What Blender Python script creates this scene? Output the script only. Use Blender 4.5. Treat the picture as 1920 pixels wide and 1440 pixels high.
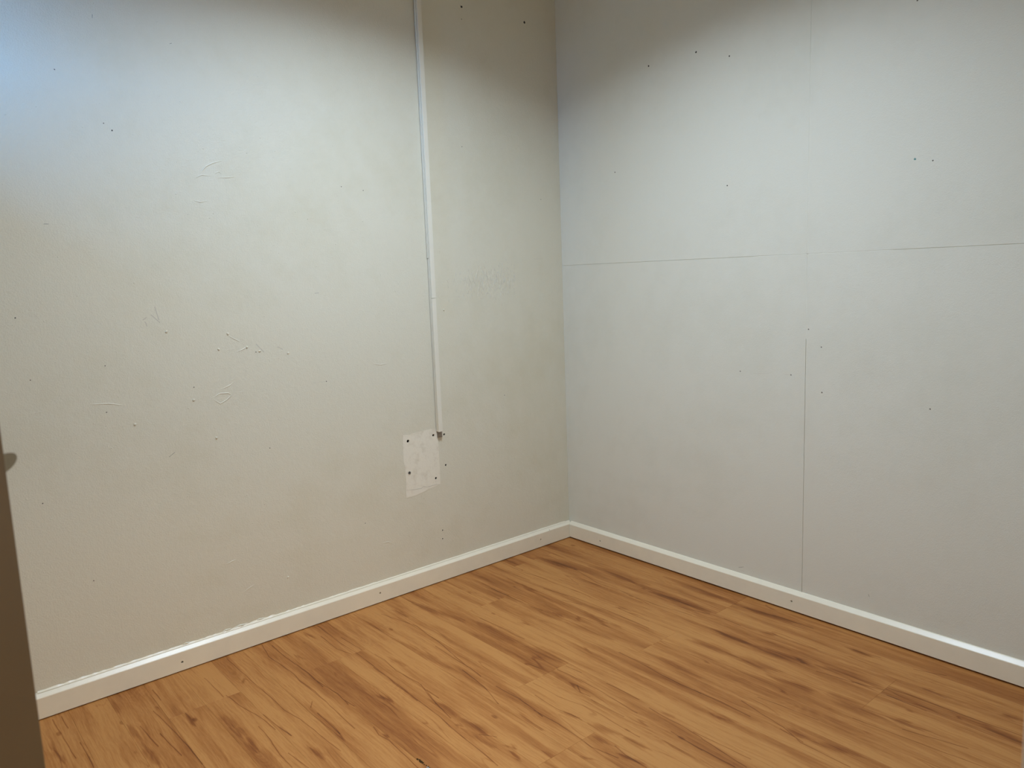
import bpy, bmesh, math, random
from mathutils import Vector, Matrix

# ------------------------------------------------------------------ scene, camera, light
for o in list(bpy.data.objects):
    bpy.data.objects.remove(o, do_unlink=True)
S = bpy.context.scene
COL = S.collection
S.view_settings.view_transform = 'Standard'
S.view_settings.look = 'None'
S.view_settings.gamma = 1.0
S.view_settings.use_curve_mapping = False
S.view_settings.exposure = 0.0

# room axes: corner at the origin, left wall x=0 (runs to -y), right wall y=0 (runs to +x), z up
CAM_POS = Vector([2.3893, -2.3121, 1.17])
cr, cu, cd = Vector([0.647129, 0.761464, -0.037373]), Vector([-0.083299, 0.11935, 0.989352]), Vector([-0.757816, 0.637125, -0.140664])
cam_data = bpy.data.cameras.new('camera')
cam = bpy.data.objects.new('camera', cam_data)
COL.objects.link(cam)
cam.matrix_world = Matrix(((cr.x, cu.x, -cd.x, CAM_POS.x), (cr.y, cu.y, -cd.y, CAM_POS.y),
                           (cr.z, cu.z, -cd.z, CAM_POS.z), (0, 0, 0, 1)))
cam_data.sensor_width = 36.0
cam_data.lens = 1440.1020549917919 * 36.0 / 1920.0
cam_data.clip_start = 0.02
cam_data.dof.use_dof = True
cam_data.dof.focus_distance = 2.9
cam_data.dof.aperture_fstop = 8.0
S.camera = cam

# daylight: plain sky let in by an unseen window added behind the camera's left
W = bpy.data.worlds.new('sky')
S.world = W
W.use_nodes = True
wt = W.node_tree
wt.nodes.clear()
wo = wt.nodes.new('ShaderNodeOutputWorld')
wb = wt.nodes.new('ShaderNodeBackground')
# evening-blue sky over dim ground
tc = wt.nodes.new('ShaderNodeTexCoord')
sep = wt.nodes.new('ShaderNodeSeparateXYZ')
wt.links.new(tc.outputs['Generated'], sep.inputs[0])
sr = wt.nodes.new('ShaderNodeValToRGB')
se = sr.color_ramp.elements
se[0].position, se[0].color = 0.0, (0.05, 0.055, 0.06, 1)
se[1].position, se[1].color = 0.04, (0.10, 0.40, 1.0, 1)
wt.links.new(sep.outputs[2], sr.inputs[0])
wt.links.new(sr.outputs[0], wb.inputs[0])
wb.inputs[1].default_value = SKY_STRENGTH = 62.0
wt.links.new(wb.outputs[0], wo.inputs[0])

WX0, WX1, WZ0, WZ1, YB = 0.10, 0.62, 1.72, 2.26, -2.62      # opening for the added window in the back wall

def area(name, loc, direction, sx, sy, power, color, shape='RECTANGLE', portal=False, spread=180):
    l = bpy.data.lights.new(name, 'AREA')
    l.shape = shape
    l.size = sx
    if shape in ('RECTANGLE', 'ELLIPSE'):
        l.size_y = sy
    l.energy = power
    l.color = color
    l.spread = math.radians(spread)
    if portal:
        l.cycles.is_portal = True
    o = bpy.data.objects.new(name, l)
    COL.objects.link(o)
    o.location = loc
    o.rotation_euler = Vector(direction).to_track_quat('-Z', 'Y').to_euler()
    return o

LAMP = (1.0, -1.1, 2.40)
area('ceiling_lamp', LAMP, (0, 0, -1), 0.30, 0.30, 21.5, (0.82, 1.0, 1.22), shape='DISK', spread=140)
area('hall_fill', (3.0, -2.2, 2.42), (0, 0, -1), 0.30, 0.30, 19, (1.0, 0.83, 0.60), shape='DISK')  # unseen source, added to warm the low walls through the doorway
area('sky_portal', ((WX0 + WX1) / 2, YB - 0.13, (WZ0 + WZ1) / 2), (0, 1, 0), WX1 - WX0, WZ1 - WZ0, 1, (1, 1, 1), portal=True)

# ------------------------------------------------------------------ helpers
def lin(r, g, b):
    f = lambda c: (c / 255 / 12.92) if c / 255 <= 0.04045 else ((c / 255 + 0.055) / 1.055) ** 2.4
    return (f(r), f(g), f(b), 1.0)

class NT:
    """small node-tree builder"""
    def __init__(s, tree):
        s.t = tree
    def n(s, kind, ins=None, **kw):
        nd = s.t.nodes.new('ShaderNode' + kind)
        for k, v in kw.items():
            setattr(nd, k, v)
        for k, v in (ins or {}).items():
            s.set(nd, k, v)
        return nd
    def set(s, nd, k, v):
        sock = nd.inputs[k]
        if isinstance(v, bpy.types.NodeSocket):
            s.t.links.new(v, sock)
        elif isinstance(v, bpy.types.Node):
            s.t.links.new(v.outputs[0], sock)
        else:
            sock.default_value = v
    def m(s, op, a, b=0.0, c=0.0, clamp=False):
        return s.n('Math', {0: a, 1: b, 2: c}, operation=op, use_clamp=clamp).outputs[0]
    def v(s, op, a, b=(0, 0, 0), out=0):
        return s.n('VectorMath', {0: a, 1: b}, operation=op).outputs[out]
    def ramp(s, fac, stops, interp='LINEAR'):
        nd = s.n('ValToRGB', {0: fac})
        nd.color_ramp.interpolation = interp
        e = nd.color_ramp.elements
        while len(e) < len(stops):
            e.new(0.5)
        for i, (p, c) in enumerate(stops):
            e[i].position = p
            e[i].color = c if len(c) == 4 else (*c, 1)
        return nd.outputs[0]
    def smooth(s, val, a, b, lo=0.0, hi=1.0):
        return s.n('MapRange', {0: val, 1: a, 2: b, 3: lo, 4: hi}, interpolation_type='SMOOTHSTEP').outputs[0]
    def noise(s, vec, scale=1.0, detail=3.0, rough=0.5, dist=0.0):
        return s.n('TexNoise', {'Vector': vec, 'Scale': scale, 'Detail': detail, 'Roughness': rough, 'Distortion': dist}).outputs[0]

def material(name):
    m = bpy.data.materials.new(name)
    m.use_nodes = True
    m.node_tree.nodes.clear()
    t = NT(m.node_tree)
    out = t.n('OutputMaterial')
    b = t.n('BsdfPrincipled')
    m.node_tree.links.new(b.outputs[0], out.inputs[0])
    return m, t, b

def plain(name, col, rough=0.5, spec=0.5, metal=0.0, var=0.06, scale=9.0, bump=0.0, bscale=300.0):
    m, t, b = material(name)
    geo = t.n('NewGeometry').outputs['Position']
    n = t.noise(geo, scale, 4, 0.55)
    lo = tuple(c * (1 - var) for c in col[:3])
    hi = tuple(min(1, c * (1 + var)) for c in col[:3])
    t.set(b, 'Base Color', t.ramp(n, [(0.3, lo), (0.7, hi)]))
    b.inputs['Roughness'].default_value = rough
    b.inputs['Specular IOR Level'].default_value = spec
    b.inputs['Metallic'].default_value = metal
    if bump:
        bn = t.n('Bump', {'Strength': bump, 'Distance': 0.001, 'Height': t.noise(geo, bscale, 3, 0.6)})
        t.set(b, 'Normal', bn)
    return m

def link(name, mesh, mat=None, parent=None, kind=None):
    o = bpy.data.objects.new(name, mesh)
    COL.objects.link(o)
    if mat is not None:
        mesh.materials.append(mat)
    if parent is not None:
        o.parent = parent
    if kind:
        o['kind'] = kind
    return o

def mesh_of(bm, name):
    bmesh.ops.recalc_face_normals(bm, faces=bm.faces)
    me = bpy.data.meshes.new(name)
    bm.to_mesh(me)
    bm.free()
    return me

def bbox(bm, x0, x1, y0, y1, z0, z1, bevel=0.0, seg=1):
    r = bmesh.ops.create_cube(bm, size=1.0)
    vs = r['verts']
    for v in vs:
        v.co = Vector(((x0 + x1) / 2 + v.co.x * (x1 - x0), (y0 + y1) / 2 + v.co.y * (y1 - y0), (z0 + z1) / 2 + v.co.z * (z1 - z0)))
    if bevel:
        es = list({e for v in vs for e in v.link_edges})
        bmesh.ops.bevel(bm, geom=es, offset=bevel, segments=seg, profile=0.5, affect='EDGES')

def box(name, x0, x1, y0, y1, z0, z1, mat, parent=None, kind=None, bevel=0.0, seg=1):
    bm = bmesh.new()
    bbox(bm, x0, x1, y0, y1, z0, z1, bevel, seg)
    return link(name, mesh_of(bm, name), mat, parent, kind)

def extrude_profile(bm, prof, path_a, path_b, up=(0, 0, 1), side=(1, 0, 0)):
    """closed 2-D profile (side, up) swept from a to b"""
    a, b, up, side = Vector(path_a), Vector(path_b), Vector(up), Vector(side)
    va = [bm.verts.new(a + side * p[0] + up * p[1]) for p in prof]
    vb = [bm.verts.new(b + side * p[0] + up * p[1]) for p in prof]
    n = len(prof)
    for i in range(n):
        bm.faces.new((va[i], va[(i + 1) % n], vb[(i + 1) % n], vb[i]))
    bm.faces.new(va)
    bm.faces.new(vb)

def wall_pt(side, a, z, h):
    """a point on the left wall (a=y) or the right wall (a=x), h proud of the paint"""
    return Vector((h, a, z)) if side == 'L' else Vector((a, -h, z))

def ridge(bm, side, pts, w, h, base=0.0):
    """a low ridge of paint along a polyline, tapering out at both ends"""
    P = [Vector((p[0], p[1])) for p in pts]
    n = len(P)
    rows = []
    for i, p in enumerate(P):
        t = (P[min(i + 1, n - 1)] - P[max(i - 1, 0)])
        t = t.normalized() if t.length > 1e-9 else Vector((1, 0))
        q = Vector((-t.y, t.x))
        k = 0.35 if i in (0, n - 1) else 1.0
        rows.append([bm.verts.new(wall_pt(side, *(p + q * w * k), base)),
                     bm.verts.new(wall_pt(side, *p, base + h * k)),
                     bm.verts.new(wall_pt(side, *(p - q * w * k), base))])
    for r0, r1 in zip(rows, rows[1:]):
        for j in range(2):
            bm.faces.new((r0[j], r0[j + 1], r1[j + 1], r1[j]))
        bm.faces.new((r0[2], r0[0], r1[0], r1[2]))
    bm.faces.new(rows[0])
    bm.faces.new(rows[-1])

def dome(bm, side, a, z, r, h, seg=10, jitter=0.0, rng=random, sx=1.0):
    c = bm.verts.new(wall_pt(side, a, z, h))
    mid, rim = [], []
    for i in range(seg):
        an = 2 * math.pi * i / seg
        k = 1 + jitter * (rng.random() - 0.5)
        mid.append(bm.verts.new(wall_pt(side, a + sx * r * 0.6 * k * math.cos(an), z + r * 0.6 * k * math.sin(an), h * 0.8)))
        rim.append(bm.verts.new(wall_pt(side, a + sx * r * k * math.cos(an), z + r * k * math.sin(an), 0.0)))
    for i in range(seg):
        j = (i + 1) % seg
        bm.faces.new((c, mid[i], mid[j]))
        bm.faces.new((mid[i], rim[i], rim[j], mid[j]))
    bm.faces.new(rim)

def drill(obj, cuts, axis, radius, depth0, depth1):
    """cuts real round holes into a solid mesh; the cutter is removed again"""
    bm = bmesh.new()
    for c, rr in cuts:
        r = bmesh.ops.create_cone(bm, cap_ends=True, segments=14, radius1=rr, radius2=rr, depth=depth1 - depth0)
        mt = Matrix.Rotation(math.pi / 2, 4, 'Y') if axis == 'x' else Matrix.Rotation(math.pi / 2, 4, 'X')
        off = Vector(((depth0 + depth1) / 2, c[0], c[1])) if axis == 'x' else Vector((c[0], (depth0 + depth1) / 2, c[1]))
        bmesh.ops.transform(bm, matrix=Matrix.Translation(off) @ mt, verts=r['verts'])
    cut = bpy.data.objects.new('cut', mesh_of(bm, 'cut'))
    COL.objects.link(cut)
    md = obj.modifiers.new('holes', 'BOOLEAN')
    md.operation = 'DIFFERENCE'
    md.solver = 'EXACT'
    md.object = cut
    dg = bpy.context.evaluated_depsgraph_get()
    dg.update()
    new = bpy.data.meshes.new_from_object(obj.evaluated_get(dg))
    obj.modifiers.clear()
    old = obj.data
    obj.data = new
    bpy.data.objects.remove(cut, do_unlink=True)
    bpy.data.meshes.remove(old)

# ------------------------------------------------------------------ measured positions (metres)
PATCH= [(-0.8385, 0.6012), (-0.8086, 0.5965), (-0.8013, 0.6003), (-0.7502, 0.6022), (-0.72, 0.6035), (-0.6851, 0.6004), (-0.6841, 0.5645), (-0.6819, 0.5245), (-0.6821, 0.4806), (-0.682, 0.447), (-0.6828, 0.3839), (-0.6829, 0.3828), (-0.7071, 0.3784), (-0.737, 0.3732), (-0.7654, 0.3667), (-0.7957, 0.3619), (-0.8383, 0.361), (-0.8391, 0.3837), (-0.8355, 0.4197), (-0.8364, 0.4769), (-0.8416, 0.5023), (-0.8406, 0.5485)]
CRACKP= [(-0.8363, 0.3913), (-0.806, 0.3868), (-0.7702, 0.3844), (-0.7603, 0.3896), (-0.746, 0.3845), (-0.7066, 0.3857), (-0.6869, 0.3826)]
PHOLES= [(-0.8171, 0.5741), (-0.7033, 0.5777), (-0.8192, 0.4542), (-0.7014, 0.4096), (-0.6528, 0.5727), (-0.6525, 0.4519)]
SKH_L= [(-1.6812, 0.0296), (-0.9819, 0.0376), (-0.1868, 0.0359), (-0.1321, 0.0641)]
SKH_R= [(0.2016, 0.0304), (1.0879, 0.0371)]
NAIL_L= [(-0.4779, 2.157), (-0.1695, 2.1556), (-0.4804, 2.1137), (-1.8406, 1.7522), (-1.7161, 1.6074), (-1.7358, 1.6248), (-1.0215, 1.4854), (-0.9388, 1.4764), (-1.9995, 1.1068), (-1.5637, 0.8687), (-1.3435, 0.6412), (-1.9832, 0.9392), (-1.991, 0.6007), (-1.7996, 0.9587), (-1.8908, 0.3497), (-1.8089, 0.8271), (-0.1106, 1.4732), (-0.5058, 1.6546), (-0.6852, 0.1643), (-0.6832, 0.1982), (-1.0156, 0.3072), (-1.3625, 0.9573), (-1.1272, 0.8351), (-0.3453, 0.6854)]
NAIL_R= [(0.484, 1.9075), (0.6938, 1.9071), (0.8277, 1.8641), (0.8204, 1.444), (1.434, 1.4497), (0.3108, 1.5505), (1.4256, 1.872), (1.1689, 0.9063), (1.1736, 0.7612), (1.1247, 0.9616), (1.0659, 0.8098), (0.8748, 0.8086), (1.4817, 1.439), (1.5004, 0.7435)]
TICKS_L= [[(-1.7344, 1.9083), (-1.7354, 1.8986)], [(-1.5389, 1.8633), (-1.5328, 1.8657)], [(-1.9082, 1.3502), (-1.897, 1.3504)], [(-1.6548, 0.6684), (-1.6369, 0.6799)], [(-0.1599, 1.2315), (-0.109, 1.2318)], [(-0.4837, 2.1634), (-0.4817, 2.1545)], [(-0.9421, 0.8762), (-0.8945, 0.8694)], [(-1.1761, 0.8354), (-1.1311, 0.8355)]]
TICKS_R= [[(0.8718, 0.0934), (0.8916, 0.1009)], [(0.8785, 0.0852), (0.8982, 0.0847)], [(1.3394, 0.1351), (1.343, 0.1273)], [(1.5004, 0.745), (1.502, 0.7405)], [(0.9148, 0.804), (0.992, 0.8097)], [(1.0409, 0.8097), (1.0678, 0.8099)]]
RIDGES= [[(-1.4815, 1.5089), (-1.4674, 1.5252), (-1.4475, 1.5358), (-1.4146, 1.5457)], [(-1.5035, 1.4892), (-1.4823, 1.4996), (-1.4557, 1.4979)], [(-1.4422, 1.5064), (-1.4305, 1.5117), (-1.4214, 1.506)], [(-1.4353, 1.4942), (-1.4077, 1.4956), (-1.3829, 1.4985)], [(-1.5127, 1.4239), (-1.4944, 1.4198), (-1.4736, 1.4236)], [(-1.4995, 1.415), (-1.4874, 1.4107)], [(-1.6529, 1.2278), (-1.6324, 1.2427)], [(-1.4474, 1.0167), (-1.4269, 1.0034), (-1.4109, 0.9937)], [(-1.4221, 0.9628), (-1.4045, 0.9696), (-1.3885, 0.9766)], [(-1.4547, 0.9725), (-1.4296, 0.9736)], [(-1.5071, 0.8301), (-1.4882, 0.8393), (-1.4618, 0.8376), (-1.4525, 0.8297), (-1.4687, 0.8166), (-1.4894, 0.8076), (-1.5078, 0.8219)], [(-1.4821, 0.852), (-1.4564, 0.8606), (-1.4422, 0.869)], [(-1.4585, 0.8743), (-1.4379, 0.8803)], [(-1.8469, 0.8553), (-1.7996, 0.8503), (-1.7615, 0.8404)], [(-1.9953, 0.8497), (-1.9617, 0.8507)], [(-1.4598, 0.7662), (-1.4424, 0.7534)], [(-1.4736, 0.1844), (-1.4498, 0.1953), (-1.4333, 0.2013)], [(-1.4598, 0.182), (-1.4381, 0.1863)], [(-1.5157, 0.2936), (-1.4964, 0.2989), (-1.4842, 0.3008)], [(-1.3946, 0.2742), (-1.3682, 0.2632)], [(-0.956, 0.2158), (-0.929, 0.2148), (-0.907, 0.2029)], [(-0.9543, 0.2072), (-0.9274, 0.2042)], [(-0.9421, 0.8762), (-0.9164, 0.8698), (-0.89, 0.8709)], [(-1.9986, 0.7627), (-1.9882, 0.7667)], [(-1.3753, 0.1801), (-1.3692, 0.1429)], [(-1.7836, 0.2249), (-1.7806, 0.2105)], [(-0.5328, 0.5564), (-0.5167, 0.5602)], [(-0.6246, 1.0344), (-0.621, 1.0543)], [(-0.4685, 0.2547), (-0.4264, 0.2609)], [(-1.254, 0.512), (-1.2424, 0.5133)]]
BLIST= [(-1.6266, 1.042), (-1.447, 1.0217), (-1.3904, 0.9751), (-1.3501, 0.9595), (-1.256, 0.9438), (-1.7388, 0.7807), (-1.4791, 0.9764), (-1.5681, 0.83), (-1.5105, 0.7029), (-0.6263, 1.0486), (-1.3182, 0.1931)]
SCUFF= [[(-1.6823, 1.0756), (-1.6779, 1.0614)], [(-1.6644, 1.0945), (-1.6418, 1.0697)], [(-1.652, 1.117), (-1.644, 1.0777)], [(-1.6876, 1.0806), (-1.6768, 1.0876)], [(-1.3603, 0.9826), (-1.3364, 0.9548)], [(-1.2906, 0.9679), (-1.2732, 0.9577)], [(-1.1466, 1.1335), (-1.1311, 1.1346)]]
# wood print of the floor, in millimetres: kind 0 = crack line, kind 1 = dark streak with half width
FLOOR_MARKS = [
 (0,0,[(20,-414),(160,-424),(292,-407)]),
 (0,0,[(21,-467),(170,-465),(250,-461)]),
 (0,0,[(345,-474),(482,-451),(605,-446),(750,-448),(830,-452)]),
 (0,0,[(466,-499),(543,-476)]),
 (0,0,[(289,-259),(455,-296),(568,-288),(711,-308)]),
 (0,0,[(656,-405),(739,-412),(797,-411)]),
 (0,0,[(137,-608),(240,-613),(383,-614),(482,-609)]),
 (0,0,[(371,-800),(508,-794),(597,-794)]),
 (0,0,[(869,-644),(986,-641)]),
 (1,21.8,[(89,-278),(294,-254)]),
 (1,29.1,[(299,-197),(601,-175)]),
 (1,17.3,[(174,-620),(399,-619)]),
 (1,19.0,[(399,-619),(597,-612)]),
 (1,18.0,[(597,-612),(803,-595)]),
 (1,25.8,[(404,-825),(629,-822),(801,-807)]),
 (1,13.9,[(0,-392),(113,-378)]),
 (1,13.3,[(519,-592),(573,-598)]),
 (1,14.7,[(474,-726),(529,-718)]),
 (1,10.5,[(280,-515),(350,-515)]),
 (1,9.1,[(776,-697),(804,-702)]),
 (1,11.6,[(646,-404),(685,-396)]),
 (0,0,[(613,-299),(749,-291),(868,-273)]),
 (0,0,[(566,-210),(745,-212),(902,-219)]),
 (0,0,[(959,-220),(1028,-226)]),
 (0,0,[(777,-253),(906,-225)]),
 (1,21.8,[(595,-74),(925,-96)]),
 (1,16.2,[(962,-99),(1151,-83)]),
 (1,14.5,[(1095,-212),(1148,-211)]),
 (1,16.4,[(650,-219),(912,-209)]),
 (1,19.7,[(982,-308),(1131,-312),(1280,-310)]),
 (1,23.7,[(953,-425),(1132,-408),(1273,-398)]),
 (0,0,[(1439,-305),(1518,-284)]),
 (0,0,[(1536,-304),(1639,-309)]),
 (0,0,[(1060,-81),(1201,-78)]),
 (0,0,[(1341,-321),(1444,-306)]),
 (1,18.6,[(1191,-299),(1335,-299)]),
 (1,23.1,[(1327,-284),(1518,-278)]),
 (1,18.8,[(1275,-439),(1404,-428)]),
 (1,25.2,[(1413,-406),(1594,-425)]),
 (1,12.7,[(1344,-128),(1412,-129)]),
 (1,13.7,[(1578,-202),(1627,-203)]),
 (0,0,[(1518,-263),(1703,-260),(1842,-255)]),
 (0,0,[(1632,-431),(1773,-400)]),
 (0,0,[(1525,-474),(1675,-461),(1827,-450)]),
 (0,0,[(1528,-115),(1606,-85)]),
 (0,0,[(1356,-124),(1433,-116)]),
 (1,9.9,[(1594,-206),(1626,-205)]),
 (1,15.0,[(1595,-401),(1652,-405)]),
 (1,16.2,[(1773,-192),(1819,-179)]),
 (1,13.1,[(1773,-284),(1850,-283)]),
 (0,0,[(22,-1237),(200,-1240),(287,-1236),(437,-1241),(552,-1246),(662,-1248)]),
 (0,0,[(105,-1265),(223,-1268),(287,-1252)]),
 (0,0,[(160,-1219),(285,-1213)]),
 (0,0,[(341,-1197),(398,-1196),(480,-1205),(581,-1195),(642,-1202),(713,-1220)]),
 (0,0,[(98,-1033),(265,-993),(430,-1006),(609,-1034)]),
 (0,0,[(318,-1444),(413,-1438),(502,-1439)]),
 (0,0,[(238,-1406),(352,-1409),(467,-1396),(541,-1399)]),
 (1,17.2,[(28,-1093),(269,-1091)]),
 (1,13.9,[(280,-1097),(466,-1086),(651,-1065)]),
 (1,21.5,[(90,-905),(368,-851)]),
 (1,8.9,[(35,-1299),(112,-1285)]),
 (1,10.7,[(389,-1181),(463,-1169)]),
 (1,9.1,[(560,-1313),(609,-1308)]),
 (1,11.4,[(96,-984),(174,-978)]),
 (0,0,[(31,-2037),(167,-2031),(280,-2026)]),
 (0,0,[(33,-2015),(112,-2013)]),
 (0,0,[(210,-2002),(299,-2001),(353,-2001)]),
 (0,0,[(187,-1817),(293,-1806),(381,-1801),(532,-1796)]),
 (0,0,[(241,-1866),(375,-1856)]),
 (0,0,[(316,-1835),(457,-1824)]),
 (0,0,[(63,-1786),(144,-1784)]),
 (1,10.7,[(196,-1889),(313,-1883),(474,-1878)]),
 (1,4.8,[(171,-1808),(203,-1801)]),
 (1,8.2,[(269,-1752),(353,-1755)]),
 (1,9.8,[(204,-2064),(290,-2052)]),
 (1,10.1,[(50,-1888),(146,-1892)]),
 (0,0,[(250,-1634),(336,-1625),(394,-1615),(450,-1606),(517,-1601)]),
 (0,0,[(17,-1434),(118,-1450),(251,-1439),(332,-1445),(490,-1439),(605,-1444),(660,-1446)]),
 (0,0,[(48,-1411),(154,-1412),(238,-1406),(339,-1408),(406,-1410)]),
 (0,0,[(32,-1554),(157,-1551),(275,-1546),(349,-1545),(444,-1544),(516,-1531),(646,-1523),(722,-1519)]),
 (0,0,[(423,-1597),(499,-1591),(573,-1582)]),
 (0,0,[(469,-1628),(549,-1630),(630,-1637),(698,-1637)]),
 (0,0,[(638,-1619),(730,-1608)]),
 (0,0,[(106,-1648),(254,-1643)]),
 (0,0,[(511,-1397),(561,-1391)]),
 (0,0,[(456,-1468),(484,-1484)]),
 (0,0,[(521,-1483),(603,-1483),(656,-1485)]),
 (1,12.7,[(414,-1679),(495,-1670)]),
 (1,13.3,[(335,-1682),(428,-1677)]),
 (1,10.4,[(499,-1671),(575,-1674)]),
 (1,11.6,[(634,-1574),(725,-1558)]),
 (1,5.5,[(506,-1589),(573,-1582)]),
 (1,6.8,[(566,-1656),(682,-1659)]),
 (1,7.9,[(165,-1385),(215,-1375)]),
 (0,0,[(411,-1244),(549,-1242),(663,-1246),(775,-1249),(826,-1256),(932,-1261),(1039,-1267)]),
 (0,0,[(595,-1195),(671,-1212),(797,-1232)]),
 (0,0,[(611,-1055),(731,-1068),(833,-1096)]),
 (0,0,[(433,-1029),(617,-1033),(683,-1040)]),
 (0,0,[(756,-1042),(852,-1037),(961,-1050)]),
 (0,0,[(688,-1405),(729,-1414),(769,-1406),(837,-1409),(914,-1414)]),
 (0,0,[(909,-1220),(948,-1196)]),
 (0,0,[(632,-1198),(692,-1197)]),
 (1,13.5,[(386,-1093),(584,-1075)]),
 (1,11.2,[(570,-1059),(741,-1072)]),
 (1,14.3,[(680,-1216),(825,-1215),(945,-1196)]),
 (1,8.9,[(816,-1237),(847,-1234)]),
 (1,10.2,[(858,-1239),(987,-1225)]),
 (1,11.2,[(985,-1200),(1020,-1191)]),
 (1,7.0,[(1027,-1214),(1070,-1214)]),
 (1,9.0,[(556,-1311),(618,-1299)]),
 (1,5.3,[(719,-1402),(755,-1397)]),
 (1,9.8,[(907,-1082),(1000,-1091)]),
 (0,0,[(814,-817),(875,-814)]),
 (0,0,[(811,-850),(900,-846),(985,-847),(1068,-852),(1125,-855)]),
 (0,0,[(968,-804),(1043,-801),(1086,-802)]),
 (0,0,[(871,-642),(965,-647),(1049,-657),(1183,-656)]),
 (0,0,[(817,-952),(918,-950),(1001,-935),(1063,-931),(1129,-934),(1199,-933)]),
 (0,0,[(870,-993),(960,-996),(1036,-984)]),
 (0,0,[(922,-1047),(1020,-1041),(1102,-1045)]),
 (0,0,[(1102,-1045),(1144,-1050),(1220,-1036)]),
 (0,0,[(915,-872),(948,-892),(983,-889)]),
 (0,0,[(994,-897),(1111,-893)]),
 (0,0,[(1130,-813),(1178,-818),(1250,-818),(1309,-823)]),
 (0,0,[(1239,-858),(1339,-865)]),
 (0,0,[(1181,-1005),(1223,-1013),(1289,-1013)]),
 (1,5.9,[(961,-1001),(1037,-985)]),
 (1,13.0,[(1066,-988),(1163,-959)]),
 (1,11.5,[(1163,-959),(1252,-962)]),
 (1,9.5,[(1107,-1018),(1176,-1006)]),
 (1,8.4,[(1175,-803),(1210,-802)]),
 (1,14.2,[(941,-586),(1135,-583)]),
 (1,7.6,[(1211,-1026),(1292,-1010)]),
 (0,0,[(1280,-607),(1353,-624),(1423,-638),(1485,-666),(1613,-671)]),
 (0,0,[(1158,-655),(1249,-652),(1339,-656)]),
 (0,0,[(1278,-817),(1354,-813),(1440,-810)]),
 (0,0,[(1312,-863),(1375,-864),(1431,-863)]),
 (0,0,[(1422,-650),(1489,-661)]),
 (0,0,[(1300,-561),(1370,-552),(1467,-546)]),
 (0,0,[(1311,-826),(1450,-844)]),
 (1,15.3,[(1431,-635),(1494,-640),(1614,-612)]),
 (1,11.5,[(1256,-719),(1317,-708)]),
]


# ------------------------------------------------------------------ materials
def wall_paint(name, col, stain, bump, rough, fine, coarse):
    m, t, b = material(name)
    pos = t.n('NewGeometry').outputs['Position']
    n1 = t.noise(pos, 1.7, 5, 0.6)
    n2 = t.noise(pos, 14.0, 4, 0.6)
    f = t.m('ADD', t.m('MULTIPLY', n1, 0.7), t.m('MULTIPLY', n2, 0.3))
    t.set(b, 'Base Color', t.ramp(f, [(0.32, stain), (0.52, col)]))
    b.inputs['Roughness'].default_value = rough
    b.inputs['Specular IOR Level'].default_value = 0.42
    h1 = t.noise(pos, fine, 4, 0.65)
    h2 = t.noise(pos, fine * 0.3, 3, 0.6)
    h = t.m('ADD', t.m('MULTIPLY', h1, 0.7), t.m('MULTIPLY', h2, coarse))
    bn = t.n('Bump', {'Strength': bump, 'Distance': 0.0016, 'Height': h})
    t.set(b, 'Normal', bn)
    return m

M_LEFT = wall_paint('cream_wall_paint', lin(223, 217, 196), lin(217, 210, 186), 0.85, 0.46, 240, 0.55)
M_RIGHT = wall_paint('pale_board_paint', lin(223, 220, 205), lin(217, 214, 198), 0.5, 0.5, 300, 0.30)
M_OTHER = plain('white_emulsion', lin(225, 222, 214), 0.7, 0.3, var=0.02)
M_CEIL = plain('ceiling_white', lin(232, 231, 226), 0.85, 0.2, var=0.02)
M_SKIRT = plain('skirting_gloss_paint', lin(238, 228, 204), 0.33, 0.5, var=0.02, scale=20, bump=0.12, bscale=120)
M_PVC = plain('white_plastic', lin(232, 226, 208), 0.45, 0.5, var=0.015)
M_GREY_PVC = plain('dirty_plastic', lin(158, 152, 142), 0.6, 0.4, var=0.25, scale=160)
M_PLUG = plain('plug_hole_shade', lin(34, 26, 20), 0.8, 0.2, var=0.2, scale=200)  # plug brown darkened so the shade of the hole is in its colour
M_PLUGGREY = plain('grey_wall_plug', lin(120, 118, 108), 0.6, 0.3, var=0.2, scale=200)
M_SCREW = plain('screw_hole_shade', lin(26, 21, 18), 0.6, 0.5, var=0.1)  # near-black puts the shade of the drilled holes into the colour
M_PIT_SCRATCH = plain('dark_mark', lin(72, 70, 66), 0.9, 0.1, var=0.3, scale=400)
M_SPECK = plain('faint_speck', lin(112, 106, 95), 0.9, 0.1, var=0.2, scale=400)
M_SCUFF = plain('grey_scuff', lin(205, 198, 181), 0.8, 0.2, var=0.06, scale=300)
M_GRIME = plain('grimy_crazed_paint', lin(213, 207, 189), 0.7, 0.2, var=0.04, scale=60)
M_TEAL = plain('teal_plug', lin(110, 150, 145), 0.7, 0.2)
M_DOOR = plain('brown_door_paint', lin(97, 77, 50), 0.6, 0.3, var=0.05, scale=5)
M_LATCH = plain('aged_brass_latch', lin(128, 116, 92), 0.45, 0.5, metal=0.6, var=0.06, scale=80)
M_FRAME = plain('door_frame_gloss', lin(226, 220, 212), 0.4, 0.5, var=0.02)
M_SUB = plain('dark_underlay', lin(58, 42, 30), 0.9, 0.1)
M_HALLFLOOR = plain('hall_floor', lin(150, 110, 72), 0.6, 0.3)
M_CHIP = plain('exposed_fibreboard', lin(66, 46, 22), 0.9, 0.1, var=0.4, scale=500)
M_CHIPGREY = plain('grey_grit', lin(150, 138, 128), 0.9, 0.1, var=0.1, scale=500)

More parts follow.
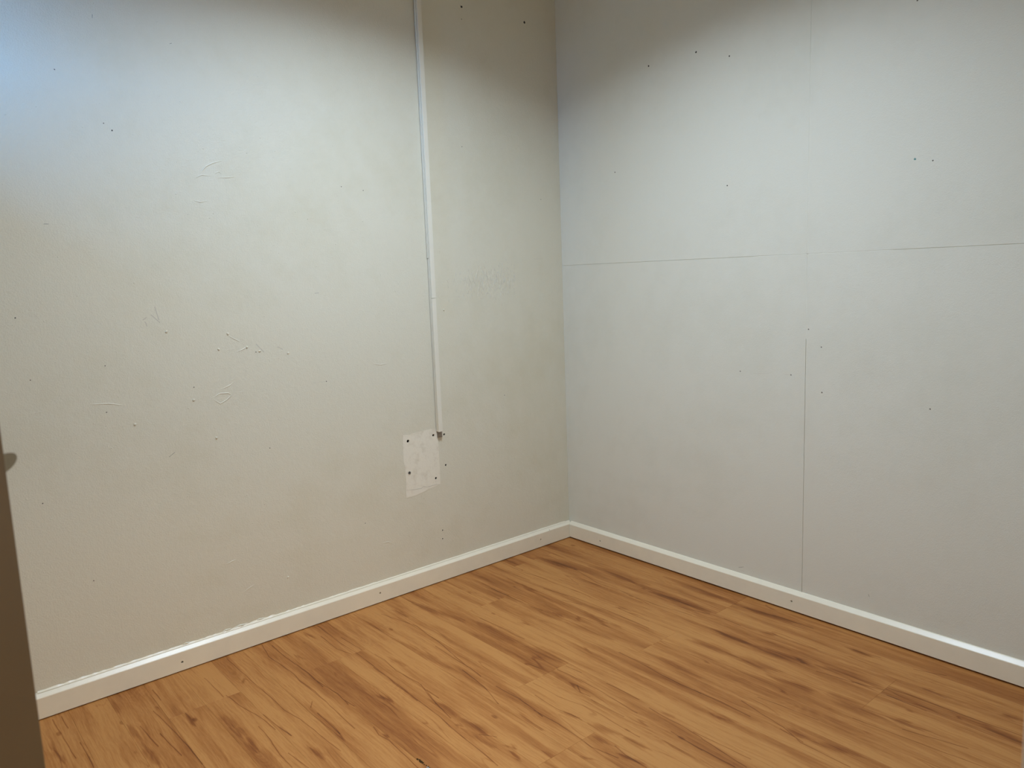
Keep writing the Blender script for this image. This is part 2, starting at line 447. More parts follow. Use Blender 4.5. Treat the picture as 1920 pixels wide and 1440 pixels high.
def plaster():
    m, t, b = material('bare_plaster')
    pos = t.n('NewGeometry').outputs['Position']
    n1 = t.noise(pos, 26, 5, 0.65)
    n2 = t.noise(pos, 210, 3, 0.6)
    c1 = t.ramp(n1, [(0.30, lin(222, 213, 192)), (0.5, lin(237, 230, 211))])
    spots = t.smooth(n2, 0.66, 0.72)
    mix = t.n('Mix', {0: t.m('MULTIPLY', spots, 0.5), 6: c1, 7: lin(190, 184, 170)}, data_type='RGBA')
    t.set(b, 'Base Color', mix.outputs[2])
    b.inputs['Roughness'].default_value = 0.85
    b.inputs['Specular IOR Level'].default_value = 0.2
    t.set(b, 'Normal', t.n('Bump', {'Strength': 0.5, 'Distance': 0.0015, 'Height': t.noise(pos, 60, 5, 0.65)}))
    return m
M_PLASTER = plaster()

# --- laminate: one printed-wood group, plus a group that adds one printed streak or crack
def wood_group():
    g = bpy.data.node_groups.new('printed_wood', 'ShaderNodeTree')
    g.interface.new_socket('Dark', in_out='OUTPUT', socket_type='NodeSocketFloat')
    g.interface.new_socket('Grain', in_out='OUTPUT', socket_type='NodeSocketFloat')
    g.interface.new_socket('Warped', in_out='OUTPUT', socket_type='NodeSocketVector')
    g.interface.new_socket('Mottle', in_out='OUTPUT', socket_type='NodeSocketFloat')
    g.interface.new_socket('Soft', in_out='OUTPUT', socket_type='NodeSocketVector')
    t = NT(g)
    out = t.n('GroupOutput') if False else g.nodes.new('NodeGroupOutput')
    pos = t.n('NewGeometry').outputs['Position']
    rnd = t.n('ObjectInfo').outputs['Random']
    off = t.n('CombineXYZ', {0: t.m('MULTIPLY', rnd, 31.7), 1: t.m('MULTIPLY', rnd, 17.3), 2: t.m('MULTIPLY', rnd, 53.1)}).outputs[0]
    p = t.v('ADD', pos, off)
    # slow wander of the grain across the board
    wn = t.n('TexNoise', {'Vector': t.v('MULTIPLY', p, (5.0, 14.0, 5.0)), 'Scale': 1.0, 'Detail': 2.0, 'Roughness': 0.5})
    wob = t.v('MULTIPLY', t.v('SUBTRACT', wn.outputs[1], (0.5, 0.5, 0.5)), (0.05, 0.022, 0.0))
    warped = t.v('ADD', p, wob)
    broad = t.noise(t.v('MULTIPLY', warped, (1.7, 17.0, 1.0)), 1.0, 4, 0.55, 0.3)
    fine = t.noise(t.v('MULTIPLY', warped, (9.0, 210.0, 1.0)), 1.0, 3, 0.6)
    pores = t.noise(t.v('MULTIPLY', p, (40.0, 600.0, 1.0)), 1.0, 2, 0.6)
    strk = t.noise(t.v('MULTIPLY', warped, (2.2, 60.0, 1.0)), 1.0, 3, 0.6)
    rn = t.noise(t.v('MULTIPLY', warped, (2.6, 15.0, 1.0)), 1.0, 1, 0.4, 0.5)
    rings = t.m('ABSOLUTE', t.m('SINE', t.m('MULTIPLY', rn, 62.0)))
    ringmask = t.smooth(t.noise(t.v('MULTIPLY', p, (2.2, 9.0, 1.0)), 1.0, 1), 0.5, 0.66)
    vn = t.noise(t.v('MULTIPLY', warped, (1.5, 13.0, 1.0)), 1.0, 2, 0.5)
    vein = t.smooth(t.m('ABSOLUTE', t.m('SUBTRACT', vn, 0.5)), 0.010, 0.002)
    veinmask = t.smooth(t.noise(t.v('MULTIPLY', p, (3.1, 6.0, 1.0)), 1.0, 1), 0.5, 0.6)
    # tiny knots
    vo = t.n('TexVoronoi', {'Vector': t.v('MULTIPLY', p, (5.0, 11.0, 1.0)), 'Scale': 1.0})
    knot = t.smooth(vo.outputs['Distance'], 0.085, 0.03)
    d = t.smooth(broad, 0.36, 0.74, 0.0, 0.46)
    d = t.m('ADD', d, t.m('MULTIPLY', t.m('SUBTRACT', fine, 0.5), 0.52))
    d = t.m('ADD', d, t.m('MULTIPLY', t.m('MULTIPLY', rings, ringmask), 0.10))
    d = t.m('ADD', d, t.m('MULTIPLY', t.m('MULTIPLY', vein, veinmask), 0.26))
    d = t.m('ADD', d, t.m('MULTIPLY', knot, 0.38))
    d = t.m('ADD', d, t.m('MULTIPLY', t.m('SUBTRACT', rnd, 0.5), 0.10))
    d = t.m('ADD', d, t.m('MULTIPLY', t.m('SUBTRACT', pores, 0.5), 0.40))
    d = t.m('ADD', d, t.m('MULTIPLY', t.m('SUBTRACT', strk, 0.5), 0.42))
    t.set(out, 'Dark', d)
    t.set(out, 'Grain', fine)
    cw = t.n('TexNoise', {'Vector': t.v('MULTIPLY', pos, (8.0, 9.0, 8.0)), 'Scale': 1.0, 'Detail': 2.5, 'Roughness': 0.55})
    wp = t.v('ADD', pos, t.v('MULTIPLY', t.v('SUBTRACT', cw.outputs[1], (0.5, 0.5, 0.5)), (0.012, 0.010, 0.0)))
    t.set(out, 'Warped', wp)
    t.set(out, 'Mottle', t.noise(t.v('MULTIPLY', warped, (3.5, 90.0, 1.0)), 1.0, 5, 0.65, 0.5))
    sw = t.n('TexNoise', {'Vector': t.v('MULTIPLY', pos, (9.0, 70.0, 1.0)), 'Scale': 1.0, 'Detail': 4.0, 'Roughness': 0.6})
    t.set(out, 'Soft', t.v('ADD', pos, t.v('MULTIPLY', t.v('SUBTRACT', sw.outputs[1], (0.5, 0.5, 0.5)), (0.16, 0.020, 0.0))))
    return g

def streak_group():
    g = bpy.data.node_groups.new('printed_streak', 'ShaderNodeTree')
    for nm, ty in (('P', 'NodeSocketVector'), ('A', 'NodeSocketVector'), ('AB', 'NodeSocketVector'), ('InvLen2', 'NodeSocketFloat'),
                   ('HalfWidth', 'NodeSocketFloat'), ('Taper', 'NodeSocketFloat'), ('Core', 'NodeSocketFloat'), ('Strength', 'NodeSocketFloat'), ('Prev', 'NodeSocketFloat')):
        g.interface.new_socket(nm, in_out='INPUT', socket_type=ty)
    g.interface.new_socket('Out', in_out='OUTPUT', socket_type='NodeSocketFloat')
    gi = g.nodes.new('NodeGroupInput')
    go = g.nodes.new('NodeGroupOutput')
    t = NT(g)
    pa = t.v('SUBTRACT', gi.outputs['P'], gi.outputs['A'])
    k = t.m('MULTIPLY', t.v('DOT_PRODUCT', pa, gi.outputs['AB'], out=1), gi.outputs['InvLen2'], clamp=True)
    sc = t.n('VectorMath', {0: gi.outputs['AB'], 'Scale': k}, operation='SCALE').outputs[0]
    dist = t.v('LENGTH', t.v('SUBTRACT', pa, sc), out=1)
    q = t.m('ABSOLUTE', t.m('SUBTRACT', t.m('MULTIPLY', k, 2.0), 1.0))
    slim = t.m('SUBTRACT', 1.0, t.m('MULTIPLY', t.m('MULTIPLY', q, q), gi.outputs['Taper']))
    val = t.smooth(t.m('DIVIDE', dist, slim), gi.outputs['HalfWidth'], gi.outputs['Core'])
    val = t.m('MULTIPLY', val, t.m('ADD', 0.35, t.m('MULTIPLY', slim, 0.65)))
    t.set(go, 'Out', t.m('MAXIMUM', t.m('MULTIPLY', val, gi.outputs['Strength']), gi.outputs['Prev']))
    return g

G_WOOD, G_STREAK = wood_group(), streak_group()

def plank_material(marks, tone):
    m, t, b = material('laminate_print')
    w = t.n('Group', node_tree=G_WOOD)
    dark, grain, wp, mott, sp = w.outputs
    flat = t.v('MULTIPLY', wp, (1, 1, 0))
    soft = t.v('MULTIPLY', sp, (1, 1, 0))
    cr_, st_ = 0.0, 0.0
    for kind, hw, a, bb in marks:
        A = Vector((a[0], a[1], 0)) / 1000
        AB = Vector((bb[0], bb[1], 0)) / 1000 - A
        L2 = max(AB.length_squared, 1e-8)
        nd = t.n('Group', node_tree=G_STREAK)
        ins = {'P': flat, 'A': A, 'AB': AB, 'InvLen2': 1 / L2}
        if kind == 0:
            ins.update({'HalfWidth': 0.0021, 'Core': 0.0004, 'Taper': 0.0, 'Strength': 0.46, 'Prev': cr_})
        else:
            ins.update({'P': soft, 'HalfWidth': hw * 0.00155, 'Core': 0.0, 'Taper': 0.8, 'Strength': 1.0, 'Prev': st_})
        for k, v in ins.items():
            t.set(nd, k, v)
        if kind == 0:
            cr_ = nd.outputs[0]
        else:
            st_ = nd.outputs[0]
    d = t.m('ADD', dark, tone)
    if st_ != 0.0:
        d = t.m('ADD', d, t.m('MULTIPLY', t.m('MULTIPLY', st_, t.smooth(mott, 0.3, 0.65, 0.35, 1.0)), 0.46))
    if cr_ != 0.0:
        d = t.m('ADD', d, cr_)
    col = t.ramp(d, [(0.0, lin(*WOOD[0])), (0.30, lin(*WOOD[1])), (0.62, lin(*WOOD[2])), (1.0, lin(*WOOD[3]))])
    t.set(b, 'Base Color', col)
    t.set(b, 'Roughness', t.smooth(grain, 0.2, 0.8, 0.44, 0.56))
    b.inputs['Specular IOR Level'].default_value = 0.26
    t.set(b, 'Normal', t.n('Bump', {'Strength': 0.12, 'Distance': 0.0006, 'Height': grain}))
    return m
WOOD = ((188, 131, 72), (167, 108, 54), (137, 80, 35), (95, 50, 18))

# ------------------------------------------------------------------ setting: shell
XF, HZ, TW = 2.25, 2.44, 0.10          # front wall plane, ceiling height, front wall thickness
JY, HY, DH = -1.789, -2.585, 2.02      # right jamb edge, hinge jamb edge, door head

wall_left = box('wall_left', -0.10, 0.0, YB, 0.10, -0.02, HZ, M_LEFT, kind='structure')
wall_right = box('wall_right', 0.0, XF + TW, 0.012, 0.10, -0.02, HZ, M_RIGHT, kind='structure')
bm = bmesh.new()                                       # back wall with an opening for the added window
bbox(bm, 0.0, WX0, YB - 0.14, YB, -0.02, HZ)
bbox(bm, WX1, 3.55, YB - 0.14, YB, -0.02, HZ)
bbox(bm, WX0, WX1, YB - 0.14, YB, -0.02, WZ0)
bbox(bm, WX0, WX1, YB - 0.14, YB, WZ1, HZ)
wall_back = link('wall_back', mesh_of(bm, 'wall_back'), M_OTHER, kind='structure')
bm = bmesh.new()                                       # front wall with the doorway
bbox(bm, XF, XF + TW, JY + 0.03, 0.012, -0.02, HZ)
bbox(bm, XF, XF + TW, YB, HY - 0.03, -0.02, HZ)
bbox(bm, XF, XF + TW, HY - 0.03, JY + 0.03, DH + 0.03, HZ)
wall_front = link('wall_front', mesh_of(bm, 'wall_front'), M_OTHER, kind='structure')
unseen_hall_wall = box('unseen_hall_wall', 3.55, 3.65, YB - 0.14, -0.85, -0.02, HZ, M_OTHER, kind='structure')  # unseen hall, invented to close the doorway off from the sky
unseen_hall_end = box('unseen_hall_end', XF + TW, 3.55, -0.95, -0.85, -0.02, HZ, M_OTHER, kind='structure')
ceiling = box('ceiling', -0.10, 3.65, YB - 0.14, 0.10, HZ, HZ + 0.1, M_CEIL, kind='structure')

# door frame linings
trim_1 = box('trim_1', XF, XF + TW + 0.02, JY, JY + 0.03, 0.0, DH, M_FRAME, kind='structure', bevel=0.003, seg=2)
trim_2 = box('trim_2', XF - 0.0, XF + TW + 0.02, HY - 0.03, HY, 0.0, DH, M_FRAME, kind='structure', bevel=0.003, seg=2)
trim_3 = box('trim_3', XF - 0.0, XF + TW + 0.02, HY - 0.03, JY + 0.03, DH, DH + 0.03, M_FRAME, kind='structure', bevel=0.003, seg=2)

box('light_block_eave', -0.4, 1.6, YB - 0.95, YB - 0.14, 2.285, 2.40, M_OTHER, kind='structure')  # unseen overhang, added to keep steep sky light off the lower walls
M_BLOCK = plain('light_block_render', lin(122, 113, 100), 0.9, 0.1)
box('light_block_wall', -4.0, 0.85, -5.4, -5.0, -0.1, 3.6, M_BLOCK, kind='structure')  # unseen block, added to hide most of the sky from the right wall
# unseen window, added to bring in blue daylight: frame, mullion and panes
M_GLASS = bpy.data.materials.new('window_glass')
M_GLASS.use_nodes = True
gt = NT(M_GLASS.node_tree)
M_GLASS.node_tree.nodes.clear()
go_ = gt.n('OutputMaterial')
mx = gt.n('MixShader', {0: 0.06, 1: gt.n('BsdfTransparent'), 2: gt.n('BsdfGlossy', {'Roughness': 0.02})})
gt.set(go_, 0, mx)
bm = bmesh.new()
f = 0.035
bbox(bm, WX0, WX0 + f, YB - 0.10, YB - 0.05, WZ0, WZ1)
bbox(bm, WX1 - f, WX1, YB - 0.10, YB - 0.05, WZ0, WZ1)
bbox(bm, WX0 + f, WX1 - f, YB - 0.10, YB - 0.05, WZ0, WZ0 + f)
bbox(bm, WX0 + f, WX1 - f, YB - 0.10, YB - 0.05, WZ1 - f, WZ1)
added_window = link('added_window', mesh_of(bm, 'added_window'), M_PVC, kind='structure')
box('pane', WX0 + f, WX1 - f, YB - 0.078, YB - 0.072, WZ0 + f, WZ1 - f, M_GLASS, added_window)

# ------------------------------------------------------------------ left wall: holes, bare plaster, scars
rng = random.Random(5)
holes_on_patch, holes_beside = PHOLES[:4], PHOLES[4:]
PR = [0.0056, 0.0048, 0.0056, 0.0047, 0.0045, 0.0042]
drill(wall_left, [(c, r) for c, r in zip(PHOLES, PR)], 'x', 0, -0.025, 0.004)
# bare plaster patch left by a removed socket box
bm = bmesh.new()
PATCH = [p for k, p in enumerate(PATCH) if k == 0 or (Vector(p) - Vector(PATCH[k - 1])).length > 0.004]
vb = [bm.verts.new((0.0002, a, z)) for a, z in PATCH]
vt = [bm.verts.new((0.0006, a, z)) for a, z in PATCH]
for i in range(len(vb)):
    j = (i + 1) % len(vb)
    bm.faces.new((vb[i], vb[j], vt[j], vt[i]))
bm.faces.new(vb)
bm.faces.new(vt)
bmesh.ops.triangulate(bm, faces=[f_ for f_ in bm.faces if len(f_.verts) > 4])
patch = link('plaster_patch', mesh_of(bm, 'plaster_patch'), M_PLASTER, wall_left)
drill(patch, [(c, r * 1.05) for c, r in zip(holes_on_patch, PR)], 'x', 0, -0.002, 0.004)
patch['label'] = 'bare white plaster patch with screw holes'
bm = bmesh.new()
ridge(bm, 'L', CRACKP, 0.0013, 0.0007, 0.0005)
link('plaster_crack', mesh_of(bm, 'plaster_crack'), M_SCUFF, patch)
for i, ((a, z), r) in enumerate(zip(PHOLES, PR)):
    bm = bmesh.new()                                    # hollow plug seated in the hole
    d0, d1 = (-0.016, -0.0035) if i != 2 else (-0.016, 0.0022)
    prof = [(d0, 0.0), (d0, r * 0.98), (d1, r * 0.98), (d1, r * 0.55), (d1 - 0.007, r * 0.5), (d1 - 0.007, 0.0)]
    rings_ = []
    for x_, q in prof:
        if q == 0.0:
            rings_.append([bm.verts.new((x_, a, z))])
        else:
            rings_.append([bm.verts.new((x_, a + q * math.cos(k * math.pi / 6), z + q * math.sin(k * math.pi / 6))) for k in range(12)])
    for r0, r1 in zip(rings_, rings_[1:]):
        for k in range(12):
            l = (k + 1) % 12
            if len(r0) == 1:
                bm.faces.new((r0[0], r1[k], r1[l]))
            elif len(r1) == 1:
                bm.faces.new((r0[k], r0[l], r1[0]))
            else:
                bm.faces.new((r0[k], r0[l], r1[l], r1[k]))
    pg = link('wall_plug', mesh_of(bm, 'wall_plug'), M_PLUGGREY if i == 2 else M_PLUG, wall_left)
    if i == 2:
        pg['label'] = 'grey wall plug standing proud of its hole'

# nail holes: low domes with the shade of the pit put into their colour
SZ_L = {0: 0.0042, 1: 0.0050, 2: 0.0018, 4: 0.002, 8: 0.0019, 18: 0.0024, 19: 0.0026}
for i, (a, z) in enumerate(NAIL_L):
    bm = bmesh.new()
    dome(bm, 'L', a, z, SZ_L.get(i, 0.0017), 0.0005, 8, 0.5, rng)
    link('nail_hole', mesh_of(bm, 'nail_hole'), M_PIT_SCRATCH if i in SZ_L else M_SPECK, wall_left)
SZ_R = {0: 0.0032, 1: 0.0038, 2: 0.0028, 4: 0.0034, 3: 0.0024, 5: 0.0024}
for i, (a, z) in enumerate(NAIL_R):
    bm = bmesh.new()
    dome(bm, 'R', a, z, SZ_R.get(i, 0.0022), 0.0005, 8, 0.5, rng)
    o = link('nail_hole', mesh_of(bm, 'nail_hole'), M_TEAL if i == 4 else (M_PIT_SCRATCH if i < 4 else M_SPECK), wall_right)
    if i == 4:
        o['label'] = 'pale teal plug in the right wall'
for side, lst, par in (('L', TICKS_L, wall_left), ('R', TICKS_R, wall_right)):
    for i, pts in enumerate(lst):
        bm = bmesh.new()
        ridge(bm, side, pts, 0.0011, 0.0004)
        faint = (side == 'L' and i in (4, 6, 7)) or (side == 'R' and i in (1, 4, 5))
        link('scratch', mesh_of(bm, 'scratch'), M_SCUFF if faint else M_PIT_SCRATCH, par)
for pts in SCUFF:
    bm = bmesh.new()
    ridge(bm, 'L', pts, 0.0042, 0.0003)
    link('scuff_mark', mesh_of(bm, 'scuff_mark'), M_SCUFF, wall_left)
for pts in RIDGES:
    bm = bmesh.new()
    ridge(bm, 'L', pts, 0.0022, 0.0013)
    link('paint_ridge', mesh_of(bm, 'paint_ridge'), M_LEFT, wall_left)
for a, z in BLIST:
    bm = bmesh.new()
    dome(bm, 'L', a, z, 0.0042, 0.0026, 10, 0.4, rng)
    link('paint_blister', mesh_of(bm, 'paint_blister'), M_LEFT, wall_left)
# crazed patch of wrinkled paint to the right of the trunking
bm = bmesh.new()
for i in range(430):
    a = min(-0.27, max(-0.60, rng.gauss(-0.395, 0.085)))
    z = rng.gauss(1.150, 0.030)
    L_ = rng.uniform(0.006, 0.020)
    dx = rng.uniform(-0.005, 0.005)
    ridge(bm, 'L', [(a, z - L_ / 2), (a + dx * 0.3 + rng.uniform(-0.002, 0.002), z), (a + dx, z + L_ / 2)], 0.0011, rng.uniform(0.0007, 0.0014))
wr = link('wrinkled_paint', mesh_of(bm, 'wrinkled_paint'), M_GRIME, wall_left, 'stuff')
# fine brush hairs and grit painted over on the left wall
bm = bmesh.new()
for i in range(420):
    a, z = rng.uniform(-2.05, -0.03), rng.uniform(0.1, 2.2)
    dome(bm, 'L', a, z, rng.uniform(0.0009, 0.002), rng.uniform(0.0006, 0.0013), 6, 0.5, rng)
link('painted_grit', mesh_of(bm, 'painted_grit'), M_LEFT, wall_left, 'stuff')

# ------------------------------------------------------------------ right wall: four painted boards with open joints
SX, SZ_, g = 1.1165, 1.2005, 0.0005
for x0, x1, z0, z1 in ((0.0, SX - g, 0.0, SZ_ - g), (SX + g, XF - 0.002, 0.0, SZ_ - g), (0.0, SX - g, SZ_ + g, HZ), (SX + g, XF - 0.002, SZ_ + g, HZ)):
    box('panel', x0, x1, 0.0, 0.0122, z0, z1, M_RIGHT, wall_right, bevel=0.0005)
# lengths of the joints that paint and filler have closed
box('joint_filler', 0.002, 0.93, 0.0013, 0.010, SZ_ - 0.0012, SZ_ + 0.0012, M_RIGHT, wall_right)
box('joint_filler', 1.38, XF - 0.002, 0.0013, 0.010, SZ_ - 0.0012, SZ_ + 0.0012, M_RIGHT, wall_right)
box('joint_filler', SX - 0.0012, SX + 0.0012, 0.0020, 0.010, 0.0, 0.93, M_RIGHT, wall_right)
box('joint_filler', 0.93, 1.38, 0.0004, 0.010, SZ_ - 0.0012, SZ_ + 0.0012, M_RIGHT, wall_right)
box('joint_filler', SX - 0.0012, SX + 0.0012, 0.0004, 0.010, 0.93, 1.80, M_RIGHT, wall_right)
box('joint_filler', SX - 0.0012, SX + 0.0012, 0.0008, 0.010, 1.80, HZ, M_RIGHT, wall_right)

# ------------------------------------------------------------------ skirtings
def skirt_profile(t_, h, z0):
    pr = [(0.0, z0), (t_, z0), (t_, h - 0.013)]
    pr += [(t_ - 0.0008, h - 0.0112), (t_ - 0.0026, h - 0.0094), (t_ - 0.0098, h - 0.0024), (t_ - 0.0118, h - 0.0006)]
    pr.append((0.0, h))
    return pr
T_ = 0.015
def skirting(name, a, b, side, z0):
    bm = bmesh.new()
    extrude_profile(bm, skirt_profile(T_, 0.0745, z0), a, b, (0, 0, 1), side)
    o = link(name, mesh_of(bm, name), M_SKIRT, kind='structure')
    return o
bl = skirting('baseboard_left', (0.0, YB, 0), (0.0, -0.0012, 0), (1, 0, 0), 0.0034)
br = skirting('baseboard_right', (T_ + 0.0006, 0.0, 0), (XF, 0.0, 0), (0, -1, 0), 0.0058)
bb_ = skirting('baseboard_back', (T_, YB, 0), (XF, YB, 0), (0, 1, 0), 0.0022)
bf = skirting('baseboard_front', (XF, JY + 0.09, 0), (XF, -T_, 0), (-1, 0, 0), 0.0022)
drill(bl, [(c, 0.0036 if i < 3 else 0.002) for i, c in enumerate(SKH_L)], 'x', 0, 0.004, 0.02)
drill(br, [(c, 0.0036) for c in SKH_R], 'y', 0, -0.02, -0.004)
for lst, par, side in ((SKH_L, bl, 'L'), (SKH_R, br, 'R')):
    for i, (a, z) in enumerate(lst):
        bm = bmesh.new()
        r_ = 0.0034 if not (side == 'L' and i == 3) else 0.0018
        dome(bm, side, a, z, r_, 0.0016, 10)
        for v in bm.verts:
            v.co += Vector((0.0045, 0, 0)) if side == 'L' else Vector((0, -0.0045, 0))
        link('screw', mesh_of(bm, 'screw'), M_SCREW, par)  # dark disc added inside the hole to stand in for its shade
# ragged bead of old paint along the top of the left skirting
bm = bmesh.new()
prev = None
y = -2.06
while y < -0.02:
    lump = 0.0010 + 0.0016 * rng.random() * (1.8 if -1.56 < y < -1.38 else (1.0 if y < -1.0 else 0.35))
    cur = [bm.verts.new((0.0, y, 0.0743)), bm.verts.new((0.0045 + lump * 0.3, y, 0.0743)), bm.verts.new((0.0022, y, 0.0745 + lump)), bm.verts.new((0.0, y, 0.0750 + lump * 1.7))]
    if prev:
        for j in range(3):
            bm.faces.new((prev[j], prev[j + 1], cur[j + 1], cur[j]))
    prev = cur
    y += rng.uniform(0.006, 0.016)
link('paint_bead', mesh_of(bm, 'paint_bead'), M_SKIRT, bl)
# flake lifted off the wall above it
for a, z, w_ in ((-1.535, 0.079, 0.03), (-1.49, 0.0795, 0.045), (-1.425, 0.0792, 0.03), (-1.66, 0.0785, 0.02)):
    bm = bmesh.new()
    ridge(bm, 'L', [(a - w_ / 2, z - 0.002), (a - w_ * 0.1, z + 0.0015), (a + w_ * 0.2, z), (a + w_ / 2, z + 0.001)], 0.0022, 0.0032)
    link('paint_flake', mesh_of(bm, 'paint_flake'), M_LEFT, wall_left)

# ------------------------------------------------------------------ floor: underlay slab and two-strip laminate boards
floor = box('floor', -0.10, 3.65, YB - 0.14, 0.10, -0.09, -0.009, M_SUB, kind='structure')
YE = [-0.003, -0.104, -0.207, -0.306, -0.409, -0.505, -0.603, -0.700, -0.800, -0.900, -1.000, -1.100, -1.200, -1.300,
      -1.398, -1.497, -1.597, -1.697, -1.796, -1.896, -1.995, -2.095, -2.195, -2.295, -2.395, -2.495, -2.615]
BOARD = 1.42
JOINT = [0.918, 0.099, 0.909, 0.30, 0.806, 1.107, 0.289, 1.30, 0.260, 0.62, 1.1, 0.35, 1.2, 0.7, 0.2]
TONE = {7: -0.03, 8: 0.06, 12: -0.04, 13: 0.02, 9: -0.02, 2: 0.05, 4: 0.03, 5: 0.04, 0: 0.05}
segs = []
for kind, hw, pts in FLOOR_MARKS:
    for p, q in zip(pts, pts[1:]):
        segs.append((kind, hw, p, q))
shared = {}
prng = random.Random(11)
for i in range(len(YE) - 1):
    yt, yb = YE[i], YE[i + 1]
    j0 = JOINT[(i // 2) % len(JOINT)]
    xs = sorted({0.003, XF + TW} | {x for x in (j0 - BOARD, j0, j0 + BOARD) if 0.02 < x < XF + TW - 0.02})
    for x0, x1 in zip(xs, xs[1:]):
        key = (round(x1 - x0, 3), round(yt - yb, 3))
        gap = 0.0001
        if key not in shared:
            bm = bmesh.new()
            bbox(bm, gap, key[0] - gap, -key[1] + gap, -gap, -0.009, 0.0)
            es = [e for e in bm.edges if all(v.co.z > -0.001 for v in e.verts)]
            bmesh.ops.bevel(bm, geom=es, offset=0.0003, segments=1, affect='EDGES')
            me = mesh_of(bm, 'plank')
            me.materials.append(None)
            shared[key] = me
        o = bpy.data.objects.new('plank', shared[key])
        COL.objects.link(o)
        o.parent = floor
        o.location = (x0, yt, 0)
        mk = []
        for kind, hw, p, q in segs:
            pad = 3 + hw * 1.2
            if max(p[0], q[0]) + pad < x0 * 1000 or min(p[0], q[0]) - pad > x1 * 1000:
                continue
            if kind == 1:
                cy_ = (p[1] + q[1]) / 2
                if not (yb * 1000 - 6 < cy_ < yt * 1000 + 6) and hw < 14:
                    if min(p[1], q[1]) > yt * 1000 or max(p[1], q[1]) < yb * 1000:
                        continue
            if max(p[1], q[1]) + pad < yb * 1000 or min(p[1], q[1]) - pad > yt * 1000:
                continue
            mk.append((kind, hw, p, q))
        o.material_slots[0].link = 'OBJECT'
        o.material_slots[0].material = plank_material(mk, TONE.get(i, 0.0) + prng.uniform(-0.03, 0.03))
# chipped edge of one board in the foreground
for a, b_, s_, mt in ((0.8835, -1.3955, 0.0032, M_CHIP), (0.8905, -1.3935, 0.0030, M_CHIP), (0.8985, -1.3950, 0.0042, M_CHIP), (0.9050, -1.3945, 0.0030, M_CHIP),
                      (0.9130, -1.3950, 0.0020, M_CHIP), (0.9200, -1.3935, 0.0022, M_CHIP), (0.9270, -1.3925, 0.0022, M_CHIP), (0.929, -1.3955, 0.0036, M_CHIPGREY), (0.9345, -1.3935, 0.0026, M_CHIP)):
    bm = bmesh.new()
    r_ = bmesh.ops.create_icosphere(bm, subdivisions=1, radius=1.0)
    for v in bm.verts:
        k = 1 + rng.uniform(-0.3, 0.3)
        v.co = Vector((a + v.co.x * s_ * 1.5 * k, b_ + v.co.y * s_ * k, v.co.z * 0.0006))
    link('edge_chip', mesh_of(bm, 'edge_chip'), mt, floor)
# floor of the unseen hall added outside the doorway
box('unseen_hall_floor', XF + TW, 3.55, YB, -0.95, -0.009, -0.001, M_HALLFLOOR, kind='structure')

# ------------------------------------------------------------------ cable trunking on the left wall
tk = bpy.data.objects.new('cable_trunking', None)
COL.objects.link(tk)
tk.location = (0.0, -0.68, 0.5655)
tk['label'] = 'narrow white plastic cable trunking running up the left wall above the bare plaster patch'
tk['category'] = 'trunking'
TY0, TY1, TD = -0.6905, -0.6735, 0.022
def tpart(name, boxes, mat, lean=0.0):
    bm = bmesh.new()
    for b_ in boxes:
        bbox(bm, *b_[:6], bevel=b_[6] if len(b_) > 6 else 0.0006, seg=2)
    for v in bm.verts:
        v.co -= tk.location
    return link(name, mesh_of(bm, name), mat, tk)
def channel(z0, z1, dy):
    return tpart('channel', [(0.0016, 0.0032, TY0 + dy, TY1 + dy, z0, z1), (0.0016, 0.0125, TY0 + dy, TY0 + 0.0016 + dy, z0, z1),
                             (0.0016, 0.0125, TY1 - 0.0016 + dy, TY1 + dy, z0, z1)], M_PVC)
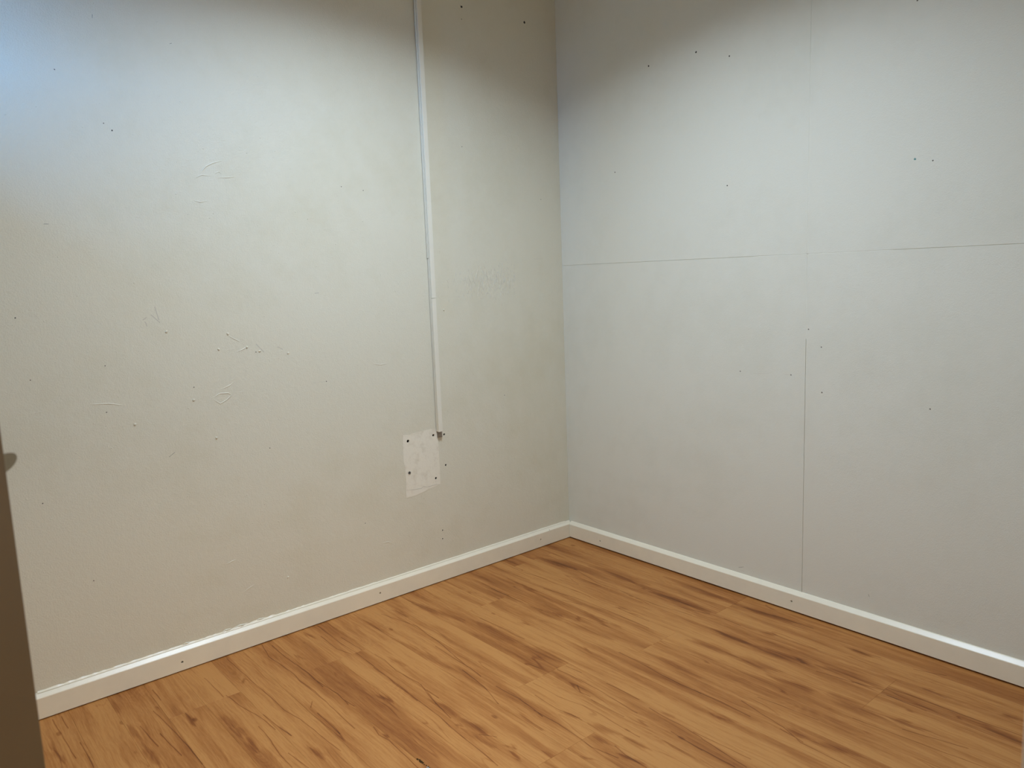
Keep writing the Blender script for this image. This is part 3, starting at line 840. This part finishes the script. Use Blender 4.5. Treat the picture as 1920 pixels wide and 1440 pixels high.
def lid(z0, z1, dy):
    return tpart('lid', [(TD - 0.0018, TD, TY0 - 0.0003 + dy, TY1 + 0.0003 + dy, z0, z1, 0.0008), (0.0132, TD - 0.001, TY0 - 0.0003 + dy, TY0 + 0.0013 + dy, z0, z1),
                         (0.0132, TD - 0.001, TY1 - 0.0013 + dy, TY1 + 0.0003 + dy, z0, z1)], M_PVC)
channel(1.2418, HZ - 0.002, -0.0012)
channel(0.5915, 1.2410, 0.0003)
lid(1.0956, HZ - 0.002, 0.0)
lid(0.5910, 1.0944, -0.0008)
bp = tpart('back_plate', [(0.0004, 0.0030, TY0 + 0.004, TY1 + 0.010, 0.5655, 0.5905, 0.0005)], M_GREY_PVC)
bp['label'] = 'dirty grey stub of backing below the cut end'

# ------------------------------------------------------------------ door standing half open on the left, latch bolt in its edge
E_ = Vector((1.5935, -2.2285))
H_ = Vector((XF - 0.004, HY + 0.004))
dv = (E_ - H_).normalized()
ang = math.atan2(dv.y, dv.x)
DW = (E_ - H_).length
bm = bmesh.new()
bbox(bm, 0.0, DW, 0.0, 0.040, 0.006, DH - 0.004, bevel=0.0035, seg=3)
door_1 = link('door_1', mesh_of(bm, 'door_1'), M_DOOR, kind='structure')
door_1.location = (H_.x, H_.y, 0)
door_1.rotation_euler = (0, 0, ang)
bm = bmesh.new()
bbox(bm, DW - 0.002, DW + 0.0008, 0.002, 0.0175, 0.965, 1.078, bevel=0.0005)
link('latch_plate', mesh_of(bm, 'latch_plate'), M_LATCH, door_1)
bm = bmesh.new()                                         # bolt nose: rounded when seen from the side
zc, n_ = 1.0215, 12
front, back = [], []
for k in range(n_ + 1):
    an = -math.pi / 2 + math.pi * k / n_
    px, pz = DW + 0.0005 + 0.0300 * max(0.0, math.cos(an)), zc + 0.0082 * math.sin(an)
    front.append(bm.verts.new((px, 0.0030, pz)))
    back.append(bm.verts.new((px - 0.004 * math.cos(an), 0.0165, pz)))
bm.faces.new(front)
bm.faces.new(back)
for k in range(n_ + 1):
    l = (k + 1) % (n_ + 1)
    bm.faces.new((front[k], front[l], back[l], back[k]))
bo = link('latch_bolt', mesh_of(bm, 'latch_bolt'), M_LATCH, door_1)
bo['label'] = 'rounded dull metal latch bolt in the door edge'
